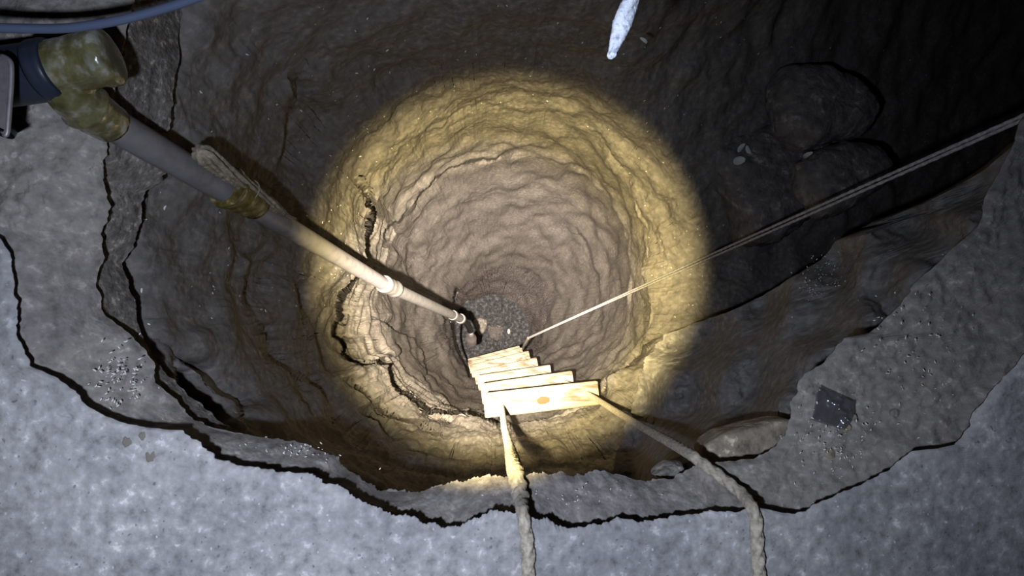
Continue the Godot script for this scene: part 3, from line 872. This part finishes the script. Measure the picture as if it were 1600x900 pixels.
func right_cord():
	var o := thing("cord", "thin grey doubled cord stretched from the right edge down into the pit", "cord", at(1600, 183, 0.87))
	var a := at(1625, 172, 0.86)
	var b := at(826, 528, 3.6)
	for s in 2:
		var path := []
		var rad := []
		for k in 241:
			var t := k / 240.0
			var w := a.lerp(b, t)
			var side := Vector3(0.35, 0.35, 0.9).normalized()
			var gap := 0.0032 + 0.004 * maxf(0.0, sin(t * PI * 1.6)) * exp(-t * 3.0)
			w += side * (gap if s == 0 else -gap) + Vector3(0, -0.03 * sin(t * PI), 0)
			path.append(w - o.position)
			rad.append(0.0037)
		put("strand", sweep(path, rad, 10, 2, 20.0, 0.1), M.cord, o)
	# its wet tail hangs on down into the pit
	var tail := smooth_path([b, at(820, 538, 3.9), at(816, 546, 4.6), at(812, 550, 5.4)], 0.02)
	var loc := []
	for w in tail: loc.append(w - o.position)
	put("tail", sweep(loc, filled(0.009, loc.size()), 12, 3, 12.0, 0.25), M.mud, o)

func cable_and_bracket():
	var path := smooth_path([at(-140, 36, 0.60), at(-40, 42, 0.61), at(60, 45, 0.62), at(115, 43, 0.62), at(180, 33, 0.62), at(240, 18, 0.62), at(300, -1, 0.615), at(350, -22, 0.61), at(420, -60, 0.60)], 0.006)
	var m := sweep(path, filled(0.0047, path.size()), 16)
	tag(put("cable", m, M.cable), "smooth blue-grey electric cable curving past above the glued tee", "cable")
	# flat metal plate at the far left with a rolled edge
	var o := thing("metal_bracket", "flat metal bracket plate beside the black supply pipe", "bracket", at(0, 150, 0.66))
	var st := []
	var prof := [at(-90, 68, 0.634), at(0, 86, 0.634), at(10, 91, 0.634), at(15, 100, 0.634), at(15, 130, 0.636), at(12, 170, 0.638), at(9, 206, 0.64), at(4, 212, 0.64), at(-90, 212, 0.64)]
	var pg := PackedVector2Array()
	for v in prof: pg.append(Vector2(v.x, v.z))
	var tri := Geometry2D.triangulate_polygon(pg)
	var s := SurfaceTool.new()
	s.begin(Mesh.PRIMITIVE_TRIANGLES)
	s.set_smooth_group(-1)
	for layer in [0.0, -0.004]:
		for k in range(0, tri.size(), 3):
			var t := [prof[tri[k]], prof[tri[k + 1]], prof[tri[k + 2]]]
			var nrm: Vector3 = (t[2] - t[0]).cross(t[1] - t[0])
			if (nrm.y > 0.0) != (layer == 0.0): t = [t[0], t[2], t[1]]
			for v in t: s.add_vertex(v + Vector3(0, layer, 0) - o.position)
	s.generate_normals()
	put("plate", s.commit(), M.steel, o)
	var rim := []
	for k in range(1, 8): rim.append(prof[k] - o.position - Vector3(0, 0.002, 0))
	rim = smooth_path(rim, 0.003)
	put("rolled_edge", sweep(rim, filled(0.0026, rim.size()), 10), M.steel, o)
	var shadow_leg := []
	for k in 9: shadow_leg.append(at(5, 208, 0.64).lerp(at(14, 200, 0.80), k / 8.0) - o.position)
	put("shadow_foot", sweep(shadow_leg, filled(Vector2(0.004, 0.010), 9), 12), M.black, o)  # black leg added where the shadow lies below the plate

func rope_end():
	var path := smooth_path([at(1014, -70, 0.49), at(993, -15, 0.49), at(977, 24, 0.492), at(966, 55, 0.496), at(957, 82, 0.5), at(955, 89, 0.5)], 0.0015)
	var rad := []
	for k in path.size():
		var t := float(k) / (path.size() - 1)
		var u := 1.0 - t
		var r := 0.0082 * minf(1.0, 0.42 + 1.9 * u)
		if t > 0.955: r = 0.0050 - 0.0015 * absf((t - 0.975) / 0.025)
		rad.append(r)
	var o := put("rope_end", sweep(path, rad, 26, 2, 7.0, 0.10), M.white_rope)
	tag(o, "white frayed rope end hanging close above the well at the top", "rope")

func rock(called: String, outline: Array, h: float, up: float, down: float, flat: float, rough: float, m: Material, label: String, category := "rock", facet := 0.0, group := "") -> MeshInstance3D:
	var s := stone_mesh(outline, h, up, down, flat, rough, 80, facet)
	var o := put(called, s[0], m)
	o.position = s[1]
	tag(o, label, category, group)
	return o

func rocks():
	rock("rock_slab", [Vector2(1094, 703), Vector2(1104, 690), Vector2(1130, 674), Vector2(1175, 661), Vector2(1215, 654), Vector2(1234, 656), Vector2(1234, 672), Vector2(1222, 691), Vector2(1192, 713), Vector2(1150, 726), Vector2(1112, 727), Vector2(1097, 717)], 0.985, 0.022, 0.06, 0.28, 0.006, M.pale_stone, "flat pale stone wedged under the right rubble ledge", "stone")
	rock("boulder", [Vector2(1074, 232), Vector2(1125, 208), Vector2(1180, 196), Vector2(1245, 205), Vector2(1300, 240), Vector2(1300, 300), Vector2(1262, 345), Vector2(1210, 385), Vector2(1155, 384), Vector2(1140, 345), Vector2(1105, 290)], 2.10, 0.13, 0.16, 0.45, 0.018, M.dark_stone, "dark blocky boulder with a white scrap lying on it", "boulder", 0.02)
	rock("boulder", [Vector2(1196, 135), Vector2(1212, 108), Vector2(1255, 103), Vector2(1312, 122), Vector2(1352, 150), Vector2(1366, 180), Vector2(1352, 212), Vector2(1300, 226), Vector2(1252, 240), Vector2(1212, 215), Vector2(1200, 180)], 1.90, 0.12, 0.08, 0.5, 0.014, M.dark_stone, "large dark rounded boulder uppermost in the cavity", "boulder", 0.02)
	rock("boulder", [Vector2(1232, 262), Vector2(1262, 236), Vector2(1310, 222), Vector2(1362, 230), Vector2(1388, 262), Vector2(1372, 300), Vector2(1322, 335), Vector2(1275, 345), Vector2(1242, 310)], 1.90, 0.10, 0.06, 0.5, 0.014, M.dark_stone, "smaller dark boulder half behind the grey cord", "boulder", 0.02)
	rock("stone", [Vector2(1015, 742), Vector2(1032, 728), Vector2(1052, 718), Vector2(1072, 722), Vector2(1076, 735), Vector2(1062, 748), Vector2(1035, 753)], 0.93, 0.018, 0.03, 0.5, 0.012, M.stone, "crumbly grey lump of earth beside the right ladder rope", "stone", 0.02)

func fleck(rx: float, rz: float, thick: float, bend: float) -> ArrayMesh:
	var p := PackedVector3Array()
	var rows := 7
	for j in rows + 1:
		var a := PI * j / rows
		for c in 10:
			var b := TAU * c / 10.0
			var v := Vector3(cos(b) * sin(a) * rx, cos(a) * thick, sin(b) * sin(a) * rz)
			v.y += bend * v.x * v.x / maxf(rx, 1e-4)
			p.append(v)
	return grid_mesh(p, 10, true, false)

func small_things():
	# torn clear plastic on the right ledge
	var o := thing("plastic_scrap", "torn piece of crumpled clear plastic lying on the right rubble ledge", "plastic", at(1303, 640, 0.862))
	var cs := [at(1280, 604, 0.822), at(1334, 628, 0.818), at(1320, 672, 0.822), at(1270, 657, 0.826)]
	var p := PackedVector3Array()
	var n := 110
	var folds := [[Vector2(0.64, 0.10), Vector2(0.56, 0.30)], [Vector2(0.56, 0.30), Vector2(0.70, 0.48)], [Vector2(0.70, 0.48), Vector2(0.92, 0.36)], [Vector2(0.70, 0.48), Vector2(0.86, 0.66)], [Vector2(0.86, 0.66), Vector2(0.84, 0.95)], [Vector2(0.42, 0.32), Vector2(0.50, 0.45)], [Vector2(0.05, 0.10), Vector2(0.20, 0.12)]]
	for side in [0.0]:
		for j in n + 1:
			for i in n + 1:
				var u := float(i) / n
				var v := float(j) / n
				var w: Vector3 = cs[0].lerp(cs[1], u).lerp(cs[3].lerp(cs[2], u), v)
				if u > 0.6: w += (cs[1] - cs[0]).normalized() * 0.006 * sin(v * PI) * (u - 0.6) / 0.4
				w.y += 0.0035 * n_mid.get_noise_3dv(w * 22.0) + 0.010 * pow(maxf(0.0, u - 0.55), 1.5) - 0.006 * absf(u - 0.5) 
				for fold in folds:
					var near := Geometry2D.get_closest_point_to_segment(Vector2(u, v), fold[0], fold[1])
					w.y += 0.0048 * exp(-pow(near.distance_to(Vector2(u, v)) / 0.085, 2.0))
				p.append(w + Vector3(0, side, 0) - o.position)
	put("sheet", grid_mesh(p.slice(0, (n + 1) * (n + 1)), n + 1, false, true), M.film, o)
	# pale pebbles on the right ledge, each its own thing
	var labels := ["round pale pebble touching the lower right corner of the clear plastic", "small whitish pebble just right of the clear plastic", "ring-marked pale pebble below the clear plastic", "flat grey chip of stone right of the clear plastic", "pale angular chip high on the right rubble ledge", "tiny white pebble near the floor edge below the plastic"]
	var spots := [Vector3(1323, 668, 7), Vector3(1334, 652, 6), Vector3(1297, 709, 8), Vector3(1397, 645, 8), Vector3(1440, 600, 11), Vector3(1270, 752, 8)]
	for k in 6:
		var s: Vector3 = spots[k]
		var r := s.z * 0.84 / FOCAL
		var out := []
		for q in 9: out.append(Vector2(s.x, s.y) + Vector2.from_angle(TAU * q / 9.0 + k) * s.z * rng.randf_range(0.75, 1.1))
		rock("pebble", out, 0.836, r * 0.55, r * 0.7, 0.6, r * 0.12, M.pale_stone if k != 3 else M.stone, labels[k], "pebble", 0.0, "pebbles on the right rubble ledge")
	# white scraps in the dark cavity
	o = thing("scrap", "crumpled whitish scrap with three lobes on the dark boulder", "scrap", at(1160, 243, 1.965))
	for f in [[-6.0, 8.0, 10.0, 7.0, 0.3], [-3.0, -12.0, 9.0, 4.0, 1.0], [9.0, -8.0, 8.0, 4.0, -1.2]]:
		var q := put("lobe", fleck(f[2] * 2.0 / FOCAL, f[3] * 2.0 / FOCAL, 0.006, 0.5), M.scrap, o)
		q.position = at(1160 + f[0], 243 + f[1], 1.96) - o.position
		q.rotation = Vector3(0.2, f[4], 0.25)
	var lf := put("dry_leaf", fleck(10 * 1.7 / FOCAL, 4 * 1.7 / FOCAL, 0.002, 0.9), M.scrap)
	lf.position = at(1259, 243, 1.80)
	lf.rotation = Vector3(0.1, 0.6, 0.2)
	tag(lf, "pale pointed dry leaf between the dark boulders", "leaf")
	lf = put("dry_leaf", fleck(8 * 1.2 / FOCAL, 3 * 1.2 / FOCAL, 0.002, 0.9), M.scrap)
	lf.position = at(1007, 63, 1.24)
	lf.rotation = Vector3(0.7, -0.6, 0.2)
	tag(lf, "small pale chip on the dark wall right of the rope end", "chip")
	# mud spots on the concrete
	var names := ["round brown mud spot on the concrete left of the rim", "small dark mud spot touching the broken concrete edge", "brown mud spot nearest the rim's lower left crack"]
	var k := 0
	for s in [Vector3(198, 691, 8), Vector3(223, 681, 6), Vector3(236, 713, 9)]:
		var out := []
		for q in 14: out.append(Vector2(s.x, s.y) + Vector2.from_angle(TAU * q / 14.0) * Vector2(1.0, 1.15) * s.z * rng.randf_range(0.68, 1.12))
		rock("mud_spot", out, CAM_H, 0.0016, 0.003, 0.35, 0.0004, M.mud, names[k], "mud spot", 0.0, "mud spots on the concrete")
		k += 1
	# pale grit and straw, past counting
	var mm := MultiMesh.new()
	mm.transform_format = MultiMesh.TRANSFORM_3D
	mm.mesh = fleck(0.0032, 0.0012, 0.0010, 0.4)
	var list := []
	for z in [[1285, 440, 45, 45, 1.29, 90, 1.0], [1300, 690, 75, 60, 0.828, 110, 0.9], [190, 600, 50, 60, 0.818, 90, 1.0], [450, 705, 90, 18, 0.842, 60, 0.8], [1440, 560, 90, 110, 0.824, 90, 0.9], [900, 775, 130, 22, 0.838, 50, 0.7]]:
		for i in z[5]:
			var x: float = z[0] + z[2] * rng.randfn(0, 0.5)
			var y: float = z[1] + z[3] * rng.randfn(0, 0.5)
			var b := Basis.from_euler(Vector3(rng.randf_range(-0.3, 0.3), rng.randf() * TAU, rng.randf_range(-0.3, 0.3)))
			list.append(Transform3D(b.scaled(Vector3.ONE * z[6] * rng.randf_range(0.25, 0.85)), drop(x, y, z[4])))
	for q in wall_spots:
		var up: Vector3 = q[1]
		if up.y < 0.0: up = -up
		var x := up.cross(Vector3(rng.randf_range(-1, 1), 0.3, rng.randf_range(-1, 1))).normalized()
		list.append(Transform3D(Basis(x, up, x.cross(up)).scaled_local(Vector3.ONE * rng.randf_range(0.4, 1.5)), q[0] + up * 0.001))
	mm.instance_count = list.size()
	for i in list.size(): mm.set_instance_transform(i, list[i])
	var mi := MultiMeshInstance3D.new()
	mi.name = "straw_and_grit"
	mi.multimesh = mm
	mi.material_override = M.straw
	add_child(mi)
	tag(mi, "scattered pale straw bits and grit on the ledges and walls", "grit", "", "stuff")

func drop(x: float, y: float, h: float) -> Vector3:
	return at(x, y, h - 0.004)

func pit_things():
	var pf := 7.18
	rock("flat_stone", [Vector2(739, 503), Vector2(742, 498), Vector2(752, 496), Vector2(761, 500), Vector2(761, 510), Vector2(756, 520), Vector2(749, 525), Vector2(744, 516)], pf - 0.02, 0.05, 0.06, 0.3, 0.008, M.stone, "smooth grey flat stone on the pit floor", "stone")
	rock("rubble_stone", [Vector2(761, 512), Vector2(770, 504), Vector2(782, 508), Vector2(789, 518), Vector2(782, 532), Vector2(772, 535), Vector2(762, 524)], pf, 0.08, 0.08, 0.6, 0.05, M.dark_stone, "rough dark stone beside the flat stone on the pit floor", "stone", 0.06)
	var o := put("white_bit", fleck(0.02, 0.035, 0.01, 0.0), M.scrap)
	o.position = at(795, 518, pf - 0.03)
	tag(o, "small bright white bit on the right of the pit floor", "scrap")
	# pump hanging under the pipe end
	var pu := thing("submersible_pump", "small dark pump with a pale neck hanging at the pipe's lower end", "pump", at(736, 528, 3.9))
	var top := at(722, 499, 3.35)
	var hose := smooth_path([top, at(728, 504, 3.42), at(733, 511, 3.5), at(735, 517, 3.56)], 0.01)
	var loc := []
	for v in hose: loc.append(v - pu.position)
	put("hose", sweep(loc, filled(0.019, loc.size()), 18), M.black, pu)
	var bp := []
	var br := []
	var prof := [0.012, 0.018, 0.019, 0.020, 0.030, 0.034, 0.034, 0.032, 0.034, 0.034, 0.026]
	for k in 11:
		bp.append(at(736, 521, 3.56).lerp(at(737, 536, 4.0), k / 10.0) - pu.position)
		br.append(prof[k])
	put("body", sweep(bp, br, 24), M.steel, pu)
	# black strand standing in for the shadow along the left pit edge
	var lp := smooth_path([at(704, 503, 3.0), at(709, 505, 3.3), at(710, 530, 3.7), at(716, 550, 4.1), at(727, 572, 4.6), at(733, 590, 5.2)], 0.02)
	tag(put("pit_edge_shadow", sweep(lp, filled(0.0085, lp.size()), 10), M.black), "black strand standing in for the shadow along the left pit edge", "cable")
